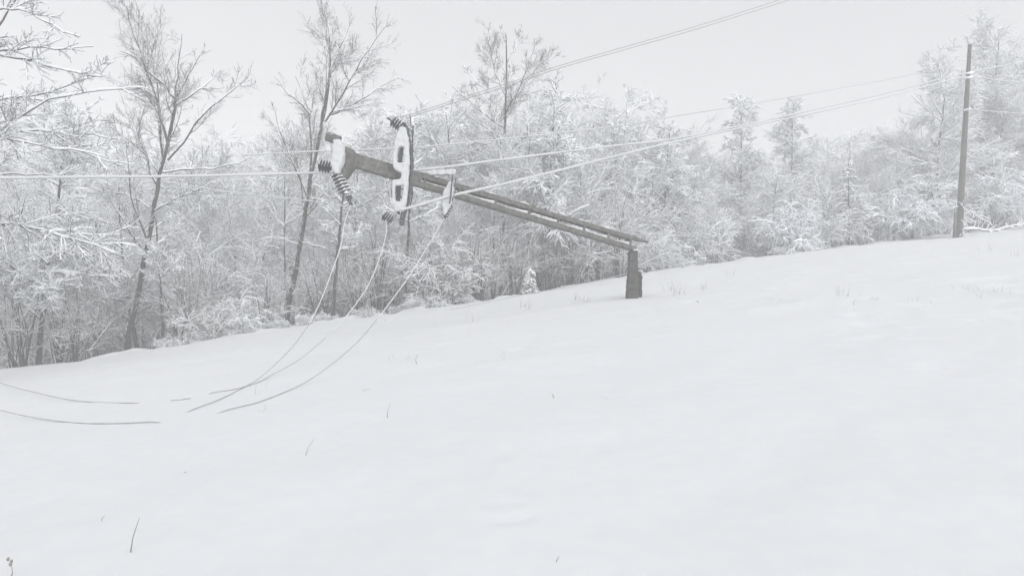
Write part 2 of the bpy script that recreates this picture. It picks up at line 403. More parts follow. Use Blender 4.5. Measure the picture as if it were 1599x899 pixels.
hero('bare_tree', 102, 26.5, [(447, 495), (455, 450), (468, 385), (478, 320), (486, 270), (497, 225), (505, 180), (512, 130)], .112, .04, [
    ([(485, 290), (488, 240), (486, 190), (475, 150), (462, 120)], .06, .014, .6),
    ([(484, 180), (470, 160), (448, 148), (430, 118)], .04, .01, -.8),
    ([(486, 175), (492, 140), (500, 110), (508, 95)], .03, .01, 1),
    ([(504, 190), (515, 140), (516, 90), (512, 50), (500, 15)], .05, .012, .8),
    ([(508, 190), (528, 160), (548, 130), (560, 95), (600, 45)], .055, .012, -1.0),
    ([(516, 110), (530, 80), (545, 40), (548, 12)], .04, .01, .6),
    ([(514, 180), (550, 165), (585, 140), (622, 122)], .04, .01, .9),
    ([(512, 130), (518, 75), (508, 25)], .03, .01, -.6),
    ([(478, 330), (500, 305), (530, 298), (560, 296)], .03, .008, -1.2),
    ([(468, 385), (445, 372), (415, 372), (395, 380)], .03, .008, 1.0),
    ([(470, 380), (500, 385), (530, 395), (560, 405)], .025, .007, -1.0)],
    up, 'tall two-stemmed tree behind the broken pole tip, its crown reaching highest there')
hero('bare_tree', 103, 30, [(783, 470), (783, 400), (786, 330), (787, 260), (786, 215), (790, 160), (792, 100), (790, 55)], .11, .02, [
    ([(786, 245), (800, 232), (815, 218), (830, 205)], .045, .012, -.8),
    ([(787, 220), (775, 190), (768, 160), (762, 120)], .035, .01, .8),
    ([(789, 180), (805, 150), (822, 110), (835, 70)], .04, .01, -.8),
    ([(790, 150), (775, 120), (765, 80), (762, 45)], .035, .01, .8),
    ([(792, 140), (825, 120), (855, 95), (872, 85)], .03, .01, .8),
    ([(788, 200), (750, 175), (725, 150), (705, 135)], .035, .01, -.8),
    ([(791, 100), (808, 70), (815, 40)], .025, .008, .4),
    ([(786, 240), (760, 225), (735, 222), (712, 215)], .035, .008, .7)],
    dict(up, n2=190, n3=1500, n4=1500, n1=14, l1=(.14, .26)), 'slender dark-trunked tree rising high behind the fallen concrete shaft')
hero('bare_tree', 104, 18, [(-75, 610), (-60, 450), (-50, 300), (-40, 150), (-30, 20), (-20, -80)], .17, .05, [
    ([(-45, 210), (10, 193), (65, 160), (110, 145), (190, 140)], .04, .009, -1.5),
    ([(-40, 160), (10, 155), (85, 145), (130, 120), (165, 118)], .04, .009, 1.0),
    ([(-35, 85), (0, 88), (50, 92), (120, 120), (160, 119)], .04, .009, -1.0),
    ([(-35, 90), (0, 78), (50, 72), (90, 78), (145, 72)], .035, .008, 1.5),
    ([(-25, 60), (-2, 40), (15, 15), (30, -10)], .05, .02, .5),
    ([(-25, 20), (20, 12), (60, 25), (100, 52)], .03, .008, -1.2),
    ([(-50, 215), (-10, 210), (40, 222), (90, 235), (170, 245)], .035, .008, -1.5),
    ([(-50, 190), (0, 205), (70, 205), (140, 212), (190, 216)], .03, .008, 1.5),
    ([(-55, 345), (0, 350), (60, 355), (120, 375), (178, 395)], .045, .012, -2.2),
    ([(-55, 330), (10, 352), (50, 350), (100, 360), (165, 385)], .035, .012, -1.4),
    ([(-55, 270), (10, 270), (60, 276), (110, 270)], .03, .008, 1.5)],
    dict(SPEC['spread'], n1=8, n2=240, n3=2000, n4=1300, w2=.07, w3=.12, a2=(22, 48), a3=(25, 55), l2=(.16, .34), lm2=.9, l3=(.25, .5), lm3=.5, tr1=0, s1=.014, s2=.015, s3=.008), 'snowy tree at the left edge reaching long level branches into the photo')
hero('bare_tree', 105, 23.6, [(60, 560), (64, 510), (70, 450), (76, 400), (88, 345), (95, 280), (98, 225), (100, 170)], .085, .02, [
    ([(68, 460), (60, 420), (55, 390), (50, 350)], .05, .02, .6),
    ([(95, 290), (110, 255), (120, 235), (128, 190)], .035, .008, -.6),
    ([(96, 260), (84, 230), (80, 190), (80, 160)], .03, .008, .6)],
    dict(SPEC['spread'], n1=14, n2=200, n3=1800, n4=2000, l1=(.2, .35)), 'dark forked trunk left of the tall lone tree, veiled by snowy twigs')
hero('bare_tree', 106, 25, [(519, 497), (522, 460), (525, 420), (530, 360), (537, 300), (540, 240)], .065, .025, [
    ([(530, 350), (520, 320), (505, 300)], .02, .007, .5)], dict(SPEC['thin'], n1=10), 'thin dark stem just right of the two-stemmed tree, below the insulators')
hero('bare_tree', 107, 26, [(630, 480), (634, 440), (636, 400), (638, 340), (644, 290), (646, 230), (640, 180)], .06, .02, [
    ([(638, 340), (650, 320), (662, 305)], .03, .008, .5)], dict(SPEC['thin'], n1=18), 'thin dark stem rising behind the crossarm that carries two dark insulators')
hero('bare_tree', 108, 29.5, [(838, 455), (845, 400), (852, 340), (858, 280), (862, 220), (866, 160), (868, 120)], .085, .015, [], dict(SPEC['droop'], n1=44, n3=3000), 'birch with drooping white veils, dark base beside the small snow-laden sapling')
hero('bare_tree', 109, 38, [(1035, 425), (1037, 380), (1038, 330), (1040, 280), (1043, 240), (1046, 205)], .10, .015, [], dict(SPEC['droop'], n1=50, n3=3200, l1=(.3, .5)), 'broad snow-veiled tree right behind the stump of the snapped pole')
hero('bare_tree', 110, 43, [(1158, 400), (1156, 350), (1158, 290), (1157, 240), (1158, 195), (1156, 152)], .10, .012, [], dict(SPEC['droop'], n1=64, n2=420, n3=4500, l1=(.26, .42)), 'pointed pale birch by the dip in the treeline, left one of the two spires')
hero('bare_tree', 111, 45, [(1236, 400), (1235, 340), (1236, 280), (1237, 220), (1238, 160)], .10, .012, [], dict(SPEC['droop'], n1=60, n2=400, n3=4200, l1=(.22, .38)), 'pointed pale birch midway between stump and upright pole, right one of two spires')
hero('bare_tree', 112, 47, [(1548, 350), (1550, 300), (1552, 250), (1550, 200), (1553, 150), (1556, 100), (1560, 60)], .17, .02, [
    ([(1551, 210), (1535, 195), (1520, 180), (1500, 165)], .05, .014, .5), ([(1551, 200), (1575, 175), (1600, 160), (1625, 140)], .05, .014, -.5),
    ([(1553, 150), (1540, 120), (1530, 90)], .04, .012, .6), ([(1555, 130), (1575, 100), (1590, 70)], .04, .012, -.6), ([(1550, 270), (1590, 240), (1630, 200)], .06, .014, .6)],
    dict(SPEC['spread'], n1=30, n2=420, n3=5200, n4=4200, a1=(25, 55), l1=(.25, .45), tr1=.05, tr2=.03), 'large frosted tree towering directly behind the upright pole')
hero('bare_tree', 113, 23.8, [(255, 535), (253, 490), (250, 440), (247, 395), (243, 340)], .045, .015, [([(258, 480), (268, 455), (280, 450)], .015, .006, .3)], dict(SPEC['thin'], n1=12), 'thin pale sapling just right of the tall lone tree trunk')
hero('bare_tree', 114, 42, [(1478, 375), (1470, 330), (1462, 270), (1468, 210), (1475, 160), (1478, 120)], .10, .02, [], dict(SPEC['spread'], n1=40, n2=340, n3=3600, l1=(.3, .5), tr1=.03), 'frosted tree with outstretched limbs just left of the upright pole')

# ------------------------------------------------------------------ wood behind: individual trees copied from a few built ones
variants = {}
for kind, seeds, H, r in (('upright', (1, 2, 3), 10, .11), ('droop', (4, 5, 6), 9.5, .10), ('spread', (7, 8, 9), 9, .12), ('thin', (10, 11, 12), 8, .068)):
    variants[kind] = []
    for s in seeds:
        tm, cm = auto_tree(np.random.default_rng(s * 17), H, r, kind)
        top = np.concatenate(cm.v)[:, 2].max()
        variants[kind].append((tm.mesh('trunk', [M_BARK]), cm.mesh('crown', [M_TWIG, M_SNOW]), top))

TOPX = [-60, 40, 100, 150, 190, 380, 430, 600, 640, 700, 740, 870, 900, 960, 1000, 1100, 1112, 1130, 1180, 1200, 1260, 1300, 1380, 1440, 1480, 1520, 1660]
TOPY = [150, 170, 200, 235, 190, 195, 150, 150, 140, 135, 100, 95, 105, 125, 155, 170, 225, 190, 190, 205, 190, 185, 195, 185, 110, 80, 60]
def depth_edge(px):
    return float(np.interp(px, [e[0] for e in EDGE], [e[2] for e in EDGE]))
ZONES = [(190, 'at the left edge'), (420, 'around the tall lone tree'), (640, 'behind the broken pole tip'), (980, 'behind the fallen shaft'), (1110, 'behind the pole stump'),
         (1290, 'around the two spire birches'), (1480, 'left of the upright pole'), (9999, 'right of the upright pole')]
def zone(px): return next(z for lim, z in ZONES if px < lim)
LAB = dict(upright=('snow-lined upright tree in the wood', 'upright trees in the wood'),
           droop=('snow-veiled drooping birch in the wood', 'drooping birches in the wood'),
           spread=('spreading snow-laden tree in the wood', 'spreading trees in the wood'),
           thin=('slender young tree with thin stem in the wood', 'slender young trees in the wood'))
rt = random.Random(77)
spots = []
NT = 96
for i in range(NT):
    px = -60 + (i + rt.random()) / NT * 1740
    row = i % 3
    dd = depth_edge(px) + (rt.uniform(3.2, 7), rt.uniform(7, 14), rt.uniform(14, 28))[row]
    if not (px < 620 and i % 5 in (1, 3)): spots.append((px, dd, row))
for px, dd, row in spots:
    kinds = (['thin', 'upright', 'thin', 'spread', 'upright'] if px < 860 else ['droop', 'spread', 'thin', 'droop', 'upright'])
    if row == 0 and 600 < px < 1010: kinds = ['thin', 'upright', 'thin']
    kind = rt.choice(kinds)
    topy = np.interp(px, TOPX, TOPY) + (rt.uniform(40, 190) if row == 0 else rt.uniform(8, 80) if row == 1 else rt.uniform(-10, 35))
    tme, cme, H = rt.choice(variants[kind])
    b = at(px, 400, dd); gz = float(ground(b[0], b[1])) - .1
    h = (EYE + (449.5 - topy) / F * dd) - gz; h = max(3.0, min(h, 17))
    place_tree({'upright': 'bare_tree', 'droop': 'birch_tree', 'spread': 'snowy_tree', 'thin': 'young_tree'}[kind], tme, cme, (b[0], b[1], gz), rt.uniform(0, 6.28), h / H, LAB[kind][0] + ' ' + zone(px), 'tree', LAB[kind][1] + ' ' + zone(px), (rt.gauss(0, .04), rt.gauss(.02, .05)))

# far-off wood on the hill: reads as one pale mass
g = np.random.default_rng(900)
fm = MB()
low = []
for s in range(5):
    P = spine(g, np.zeros((1, 3)), np.array([[0, 0, 1.]]), np.array([10.]), 7, .03, np.array([.0])); R = (.14 * (1 - .9 * np.linspace(0, 1, 7)))[None]
    tr = (P, R, np.array([10.])); mm = MB(); tubes(mm, P, R, 5, 0); 
    S1 = sprout(g, tr, 34, .12, 1, (30, 70), (.25, .45), 6, .1, (-.05, .05)[s % 2], .4, .2, .6); tubes(mm, S1[0], np.maximum(S1[1], .012), 3, 0); coat(mm, g, S1, .04, 1, 3)
    S2 = sprout(g, S1, 520, .1, 1, (25, 65), (.3, .6), 4, .15, -.05, .5, .5, .3); tubes(mm, S2[0], np.maximum(S2[1], .006), 3, 0); coat(mm, g, S2, .055, 1, 3)
    low.append((np.concatenate(mm.v), np.concatenate(mm.f4), np.concatenate(mm.m4)))
for i in range(130):
    px = -120 + (i + rt.random()) / 130 * 1840; dd = depth_edge(px) + 26 + 70 * rt.random() ** 1.2
    b = at(px, 400, dd); gz = float(ground(b[0], b[1])) - .2
    topy = np.interp(px, [-60, 150, 420, 640, 960, 1112, 1300, 1660], [205, 212, 195, 165, 175, 225, 200, 150]) + rt.uniform(0, 60)
    h = EYE + (449.5 - topy) / F * dd - gz; h = max(4, min(h, 16)); s = h / 10.5
    V, Q, m4 = low[i % 5]; a = rt.uniform(0, 6.28); ca, sa = math.cos(a), math.sin(a)
    W2 = V * np.array([s * 1.15, s * 1.15, s]); W2 = np.stack([W2[:, 0] * ca - W2[:, 1] * sa + b[0], W2[:, 0] * sa + W2[:, 1] * ca + b[1], W2[:, 2] + gz], -1)
    fm.v.append(W2); fm.f4.append(Q + fm.n); fm.m4.append(m4); fm.n += len(V)
tag(fm.build('far_wood', [M_TWIG, M_SNOW]), 'far-off snow-covered wood fading into the haze on the hillside', 'wood', kind='stuff')

# ------------------------------------------------------------------ shrubs and saplings along the edge of the wood
def shrub_mesh(seed, H, nst, spread, snow, n2=120, n3=900, trop=-.1, leaf=0, r0=.018):
    g = np.random.default_rng(seed)
    az = g.uniform(0, 6.28, nst); el = g.uniform(.05, spread, nst)
    D = np.stack([np.cos(az) * el, np.sin(az) * el, np.ones(nst)], -1)
    P0 = np.stack([np.cos(az) * g.uniform(0, .35, nst), np.sin(az) * g.uniform(0, .35, nst), np.zeros(nst)], -1)
    L = H * g.uniform(.55, 1.15, nst)
    P = spine(g, P0, D, L, 9, .08, np.full(nst, trop), 1.6); R = (r0 * g.uniform(.6, 1.3, nst))[:, None] * (1 - .75 * np.linspace(0, 1, 9))[None]
    S = (P, R, L); sm = MB(); cm = MB()
    tubes(sm, P, R, 5, 0)
    coat(cm, g, S, snow * 1.3, 1, 4, .8)
    S2 = sprout(g, S, n2, .25, 1, (25, 65), (.25, .5), 6, .14, trop * .6, .6, .4, .2); tubes(cm, S2[0], np.maximum(S2[1], .005), 3, 0); coat(cm, g, S2, snow, 1, 4, .9)
    S3 = sprout(g, S2, n3, .1, 1, (25, 70), (.3, .7), 4, .18, trop, .6, .5, .2); tubes(cm, S3[0], np.maximum(S3[1], .004), 3, 0); coat(cm, g, S3, snow * .7, 1, 3, .9)
    if leaf:
        k = g.integers(0, n3, leaf); c = S3[0][k, g.integers(0, 4, leaf)]; a = g.normal(0, 1, (leaf, 3)); a = norm(a) * .07; b = norm(np.cross(a, g.normal(0, 1, (leaf, 3)))) * .028
        V = np.stack([c, c + a * .5 + b, c + a, c + a * .5 - b], 1)
        cm.quads(V, np.arange(leaf * 4).reshape(-1, 4), 2)
    mats = [M_TWIG, M_SNOW, M_LEAF]
    return sm.mesh('stems', [M_BARK]), cm.mesh('branches', mats), np.concatenate(cm.v)[:, 2].max()
def place_shrub(name, mm, loc, rz, s, label, group=None, cat='shrub'):
    e = empty(name, loc, label, cat, group); e.rotation_euler = (0, 0, rz); e.scale = (s, s, s * .98)
    link('stems', mm[0], e); link('branches', mm[1], e); return e
sap = [shrub_mesh(21 + i, 3.0, 14, .35, .015, 90, 800, .0) for i in range(3)]
arch = [shrub_mesh(31 + i, 2.0, 22, .9, .017, 170, 1500, -.22) for i in range(3)]
heavy = [shrub_mesh(41 + i, 1.3, 26, 1.3, .02, 260, 2200, -.3) for i in range(2)]
for i in range(50):
    px = -40 + (i + rt.random()) / 50 * 1680; dd = depth_edge(px) + (rt.uniform(2.6, 7) if px < 780 else rt.uniform(.5, 5.5))
    b = at(px, 400, dd); gz = float(ground(b[0], b[1])) - .08
    if px < 780:
        k = rt.choice('saaah')
    else: k = rt.choice('sssah' if px < 1000 else 'ssaah')
    if k == 's': place_shrub('sapling_clump', rt.choice(sap), (b[0], b[1], gz), rt.uniform(0, 6.28), rt.uniform(.8, 1.4), 'clump of thin snow-lined saplings at the wood edge ' + zone(px), 'sapling clumps at the wood edge ' + zone(px), 'saplings')
    elif k == 'a': place_shrub('arching_shrub', rt.choice(arch), (b[0], b[1], gz), rt.uniform(0, 6.28), rt.uniform(.7, 1.35), 'arching snow-bent shrub at the wood edge ' + zone(px), 'arching shrubs at the wood edge ' + zone(px))
    else: place_shrub('snowy_bush', rt.choice(heavy), (b[0], b[1], gz), rt.uniform(0, 6.28), rt.uniform(.5, .95), 'low rounded bush buried in snow at the wood edge ' + zone(px), 'low snowy bushes at the wood edge ' + zone(px))
sap2 = [shrub_mesh(81 + i, 3.2, 17, .3, .006, 60, 420, .0, r0=.024) for i in range(2)]
for px in (35, 95, 120, 150, 290, 318, 415, 500, 560, 590, 612, 655, 675, 700, 722, 745, 772, 800, 850, 870, 890, 910, 935, 965):
    dd = depth_edge(px) + rt.uniform(.5, 2.2); b = at(px, 400, dd)
    place_shrub('bare_sapling', rt.choice(sap2), (b[0], b[1], float(ground(b[0], b[1])) - .08), rt.uniform(0, 6.28), rt.uniform(.6, 1.15), 'clump of bare dark sapling stems ' + zone(px), 'dark sapling stems ' + zone(px), 'saplings')
for px in (268, 300, 322, 392, 418, 440, 485, 510, 575, 620, 640, 690, 720, 1215, 1262, 1290):
    dd = depth_edge(px) + rt.uniform(-.1, .6); b = at(px, 400, dd)
    place_shrub('snowy_bush', rt.choice(heavy), (b[0], b[1], float(ground(b[0], b[1])) - .05), rt.uniform(0, 6.28), rt.uniform(.2, .38), 'knee-high snow-smothered tuft on the field edge ' + zone(px), 'snow-smothered tufts on the field edge ' + zone(px))
def shrub_at(name, mm, px, dd, s, label, zoff=-.06, cat='shrub'):
    b = at(px, 400, dd); return place_shrub(name, mm, (b[0], b[1], float(ground(b[0], b[1])) + zoff), rt.uniform(0, 6.28), s, label, None, cat)
lf = shrub_mesh(61, 1.7, 20, .8, .018, 150, 1200, -.2, leaf=1500); lf2 = shrub_mesh(62, 2.4, 20, .7, .018, 170, 1500, -.2, leaf=1600)
shrub_at('leafy_shrub', lf, 335, 23.75, .62, 'low shrub still holding brownish dead leaves, between the two tall left trees')
shrub_at('leafy_shrub', lf2, 690, 26.0, .9, 'shrub with brown dead leaves under the middle of the fallen pole')
shrub_at('drooping_shrub', shrub_mesh(63, 2.6, 26, 1.1, .03, 240, 2600, -.35), 352, 24.9, .62, 'white hanging snow-loaded shrub right of the tall lone tree')
shrub_at('drooping_shrub', shrub_mesh(64, 2.8, 30, 1.3, .033, 260, 2800, -.3), 1420, 38.6, 1.0, 'broad white bush bowed by snow, left of the upright pole')
shrub_at('drooping_shrub', shrub_mesh(65, 2.3, 26, 1.1, .033, 240, 2600, -.3), 1238, 35.6, .9, 'white twiggy bush at the field edge below the second spire birch')
shrub_at('drooping_shrub', shrub_mesh(66, 3.4, 22, .9, .033, 240, 2600, -.25, r0=.035), 1545, 42.2, 1.0, 'snow-crusted bush with dark arched stems right of the upright pole')
shrub_at('drooping_shrub', heavy[0], 663, 25.4, .5, 'snow-heaped low bush under the dangling wires')
shrub_at('drooping_shrub', heavy[1], 375, 23.9, .5, 'snow-heaped low bush at the field edge right of the brown-leaved shrub')

def conifer(seed, H, tiers, rad, snow):
    g = np.random.default_rng(seed); tm = MB(); cm = MB()
    P = np.stack([np.zeros(8), np.zeros(8), np.linspace(0, H, 8)], -1)[None]; R = (.07 * H / 4 * (1 - .9 * np.linspace(0, 1, 8)))[None]
    tubes(tm, P, R, 7, 0)
    n = tiers * 9; t = np.sort(g.uniform(.08, .97, n)); az = g.uniform(0, 6.28, n)
    L = rad * (1 - t) ** .8 * g.uniform(.75, 1.15, n) + .12
    D = np.stack([np.cos(az), np.sin(az), np.full(n, .25)], -1); P0 = np.stack([np.zeros(n), np.zeros(n), t * H], -1)
    B = spine(g, P0, D, L, 7, .05, np.full(n, -.3)); Rb = .02 * np.ones((n, 7)) * np.linspace(1, .3, 7)[None]
    S = (B, Rb, L); tubes(cm, B, Rb, 4, 0); coat(cm, g, S, snow, 1, 5, .8)
    S2 = sprout(g, S, n * 9, .15, 1, (35, 65), (.25, .45), 5, .1, -.3, .6, .4, .3, flat=.7); tubes(cm, S2[0], np.maximum(S2[1], .008), 3, 0); coat(cm, g, S2, snow * .7, 1, 4, .9)
    S3 = sprout(g, S2, n * 30, .1, 1, (30, 70), (.3, .6), 3, .1, -.5, .8, .6, .3); tubes(cm, S3[0], np.maximum(S3[1], .006), 3, 0); coat(cm, g, S3, snow * .35, 1, 3, .8)
    return tm, cm
def place_conifer(name, seed, px, dd, H, rad, snow, label, tiers=12):
    tm, cm = conifer(seed, H, tiers, rad, snow); b = at(px, 400, dd)
    e = empty(name, (b[0], b[1], float(ground(b[0], b[1])) - .05), label, 'tree'); tm.build('trunk', M_BARK, e); cm.build('crown', [M_TWIG, M_SNOW], e)
place_conifer('spruce_tree', 71, 1325, 37.4, 4.3, 1.15, .016, 'small snow-heaped spruce at the field edge between spire birch and upright pole', 12)
place_conifer('spruce_sapling', 72, 829, 25.6, .85, .2, .014, 'tiny white cone of a snow-buried sapling at the field edge under the fallen shaft', 8)

# fallen snowy branch on the crest right of the pole
fb = empty('fallen_branch', at(1500, 365, 40), 'long snow-covered branch lying on the crest right of the upright pole', 'branch')
mb = MB(); g = np.random.default_rng(5); pts = []
for px in np.linspace(1505, 1625, 12):
    b = at(px, 360, 39.6); pts.append([b[0], b[1], float(ground(b[0], b[1])) + .12 + .1 * math.sin(px * .08)])
P = (np.array(pts) - np.array(fb.location))[None]; S = (P, np.full((1, 12), .035), np.array([4.]))
tubes(mb, P, S[1], 6, 0, caps=True); mb.build('limb', M_BARK, fb)
mb = MB(); coat(mb, g, S, .035, 0, 6, .6); S2 = sprout(g, S, 30, .1, 1, (30, 60), (.1, .2), 5, .15, .05); coat(mb, g, S2, .03, 0, 4, .6); mb.build('snow_cover', M_SNOW, fb)

# ------------------------------------------------------------------ snapped concrete pole
D_BREAK, D_TIP = 18.0, 14.5
A0 = at(990, 381, D_BREAK); A1 = at(540, 246.5, D_TIP)
U = norm(A1 - A0); LEN = np.linalg.norm(A1 - A0)
WV = norm(np.cross(U, np.array([0, 0, 1.]))); WV = WV if WV[1] < 0 else -WV       # towards the camera side
VV = np.cross(WV, U); VV = VV if VV[2] > 0 else -VV                               # upwards across the shaft
def t_at(px):
    lo, hi = -.2, 1.2
    for _ in range(40):
        m = (lo + hi) / 2; q = A0 + (A1 - A0) * m; x = 799.5 + q[0] / q[1] * F
        if x > px: lo = m
        else: hi = m
    return (lo + hi) / 2
BASE = np.array([*at(987, 461, 18)[:2], float(ground(*at(987, 461, 18)[:2]))])
pole = empty('broken_utility_pole', BASE, 'snapped concrete power pole, its long ladder-like shaft hanging over from the short stump', 'utility pole')
def loc(p): return np.asarray(p) - BASE
def bar(mb, ta, tb, va0, va1, vb0, vb1, wa, wb, m=0, seg=1):
    """a bar along the shaft from ta to tb; v-range (va0,va1) at ta, (vb0,vb1) at tb, w-range"""
    pr = None
    for k in range(seg):
        q = []
        for tt in (ta + (tb - ta) * k / seg, ta + (tb - ta) * (k + 1) / seg):
            f = (tt - ta) / (tb - ta); c = loc(A0 + U * LEN * tt); v0 = va0 + (vb0 - va0) * f; v1 = va1 + (vb1 - va1) * f
            q += [c + VV * v0 + WV * wa, c + VV * v0 + WV * wb, c + VV * v1 + WV * wb, c + VV * v1 + WV * wa]
        mb.hexa(q, m)
def bevel(o, wd=.012, seg=2):
    b = o.modifiers.new('bevel', 'BEVEL'); b.width = wd; b.segments = seg; b.limit_method = 'ANGLE'; b.angle_limit = math.radians(40); return o
th = .10
CHIP = bpy.data.textures.new('chipping', 'CLOUDS'); CHIP.noise_scale = .07; CHIP.noise_depth = 4
def rough(o, st=.028):
    r = o.modifiers.new('remesh', 'REMESH'); r.mode = 'VOXEL'; r.voxel_size = .014; r.use_smooth_shade = True
    d = o.modifiers.new('chips', 'DISPLACE'); d.texture = CHIP; d.texture_coords = 'GLOBAL'; d.strength = st; d.mid_level = .5
    return o
sh = MB()
tS = t_at(655)
bar(sh, tS, 1.0, -.14, .13, -.125, .12, -th, th)                                # solid head
t_low0, t_up0 = t_at(991), t_at(988)
bar(sh, t_low0, tS - .0005, -.165, -.062, -.14, -.035, -th, th)              # lower leg
bar(sh, t_at(978), tS - .0005, .055, .155, .028, .13, -th, th)                # upper leg
# splintered end of the upper leg, tapering to a point
c0, c1 = loc(A0 + U * LEN * t_at(978)), loc(at(1011, 378, 18.05))
sh.hexa([c0 + VV * .055 - WV * th, c0 + VV * .055 + WV * th, c0 + VV * .155 + WV * th, c0 + VV * .155 - WV * th,
         c1 - VV * .02 - WV * .05, c1 - VV * .02 + WV * .05, c1 + VV * .02 + WV * .05, c1 + VV * .02 - WV * .05])
shaft = sh.build('shaft', M_CONC, pole, smooth=False); rough(shaft)
shaft.data.name = 'shaft'
rg = MB()
for px in (715, 771, 823, 868, 909, 947, 981):
    t = t_at(px); hw = .035 / LEN
    bar(rg, t - hw, t + hw, -.075, .07, -.075, .07, -th + .012, th - .012)
rough(rg.build('web', M_CONC, pole, smooth=False))
# snow lying in the openings and along the top edge
sn = MB(); g = np.random.default_rng(3)
opens = (665, 715, 771, 823, 868, 909, 947, 981)
def drift(pts, r, sq=.6):
    P = np.array(pts)[None]; n = P.shape[1]
    R = np.array(r)[None]; tubes(sn, P, R, 7, 0, squash=sq)
for a, b in zip(opens[:-1], opens[1:]):
    ta, tb = t_at(a + 4), t_at(b - 3); k = 9; pts = []; rr = []
    for i in range(k):
        f = i / (k - 1); t = ta + (tb - ta) * f; lv = -.062 + .027 * t / tS
        pts.append(loc(A0 + U * LEN * t) + VV * (lv + .02 * f * f) + WV * .055)
        rr.append((.016 + .042 * f ** 2 * (a > 700) + g.uniform(0, .008)) * (0.3 if i == 0 else 1))
    drift(pts, rr, .75)
k = 60; pts = []; rr = []
for i in range(k):
    t = .0 + i / (k - 1); pts.append(loc(A0 + U * LEN * t) + VV * (.150 - .032 * t) + WV * g.uniform(-.03, .03)); rr.append(max(.004, g.uniform(-.04, .05)) if 0 < i < k - 1 else .004)
drift(pts, rr, .45)
pts = []; rr = []
for px, top in ((771, .05), (823, .07), (868, .05), (909, .03), (947, .04)):
    t = t_at(px - 6)
    P = [loc(A0 + U * LEN * (t + q / LEN)) + VV * .148 for q in (-.16, -.08, 0, .08, .16)]; drift(P, [.004, .04, .055, .04, .004], top * 14)
so = sn.build('snow_cover', M_PACK, pole)

# stump, footing block
def slab(mb, outline, d, thick, m=0):
    """outline traced at depth d, given real thickness away from the camera"""
    n = len(outline); V = []
    for dd in (0, thick):
        for (x, y) in outline: q = at(x, y, d); q = q + np.array([0, dd, 0]); V.append(loc(q))
    f = [tuple(range(n)), tuple(range(2 * n - 1, n - 1, -1))] + [(i, i + n, (i + 1) % n + n, (i + 1) % n) for i in range(n)]
    mb.poly(V, [tuple(reversed(q)) for q in f], m)
st = MB(); slab(st, [(979, 480), (980, 462), (981, 440), (983, 415), (983, 396), (984.5, 390), (986, 393), (988, 387.5), (990.5, 392), (993, 386.5), (995, 391), (996, 394), (996.5, 420), (997, 480)], 17.9, .30)
rough(st.build('stump', M_CONCD, pole, smooth=False), .05)
ft = MB(); slab(ft, [(994, 480), (994.5, 431), (997, 424), (1001, 424.5), (1003, 432), (1002.5, 480)], 18.12, .34)
rough(ft.build('footing_block', M_CONCD, pole, smooth=False), .05)
sc = MB()
def blob(mb, c, rx, ry, rz, m=0, seed=0, amp=.12, nu=14, nv=9):
    g = np.random.default_rng(seed); V = []; 
    ph = g.uniform(0, 6.28, 6)
    for i in range(nv + 1):
        th_ = math.pi * i / nv
        for j in range(nu):
            a = 2 * math.pi * j / nu
            r = 1 + amp * (math.sin(2 * a + ph[0]) * math.sin(th_ * 2 + ph[1]) + math.sin(3 * a + ph[2]) * math.sin(th_ * 3 + ph[3]) * .7 + .5 * math.sin(5 * a + ph[4]))
            V.append([c[0] + rx * r * math.sin(th_) * math.cos(a), c[1] + ry * r * math.sin(th_) * math.sin(a), c[2] + rz * (1 + (r - 1) * .5) * math.cos(th_)])
    Q = [[i * nu + j, (i + 1) * nu + j, (i + 1) * nu + (j + 1) % nu, i * nu + (j + 1) % nu] for i in range(nv) for j in range(nu)]
    mb.quads(V, Q, m)
blob(sc, loc(at(998.8, 424, 18.3)), .075, .15, .05, seed=1)
blob(sc, loc(at(990, 390.5, 18.0)), .10, .13, .035, seed=2)
sc.build('snow_cap', M_PACK, pole)
lw = MB(); slab(lw, [(995, 417.5), (1000, 418.5), (1006, 421.5), (1006, 423.5), (999, 423)], 18.3, .06); lw.build('bracket', M_STEEL, pole, smooth=False)

# ---- steelwork: traced bars get real thickness and depth
def strut(mb, pts, wd, d, m=0, sides=4):
    """bar through photo points at depth(s) d"""
    P = np.array([loc(at(x, y, (d if np.isscalar(d) else d[i]))) for i, (x, y) in enumerate(pts)])[None]
    tubes(mb, P, np.full((1, len(pts)), wd), sides, m, caps=True)
def snow_plate(mb, rows, d, thick):
    """rows: (y, xl, hole_l, hole_r, xr, open_below) -> rounded snow slab with openings"""
    for (y0, l0, a0, b0, r0, o0), (y1, l1, a1, b1, r1, o1) in zip(rows[:-1], rows[1:]):
        pieces = [((l0, a0), (l1, a1)), ((b0, r0), (b1, r1))] if o0 else [((l0, r0), (l1, r1))]
        for (xa0, xb0), (xa1, xb1) in pieces:
            V = []
            for dd in (0, thick):
                for (x, y) in ((xa0, y0), (xb0, y0), (xb1, y1), (xa1, y1)):
                    V.append(loc(at(x, y, d) + np.array([0, dd, 0])))
            mb.hexa([V[3], V[2], V[6], V[7], V[0], V[1], V[5], V[4]])
LUMP = bpy.data.textures.new('lumps', 'CLOUDS'); LUMP.noise_scale = .08; LUMP.noise_depth = 3
def soften(o, lv=2, amp=.02, vox=.018):
    r = o.modifiers.new('remesh', 'REMESH'); r.mode = 'VOXEL'; r.voxel_size = vox; r.use_smooth_shade = True
    s = o.modifiers.new('smooth', 'SMOOTH'); s.factor = .5; s.iterations = 2
    d = o.modifiers.new('lumps', 'DISPLACE'); d.texture = LUMP; d.texture_coords = 'GLOBAL'; d.strength = .05; d.mid_level = .5
    return o
dA = 14.95
arm = MB()
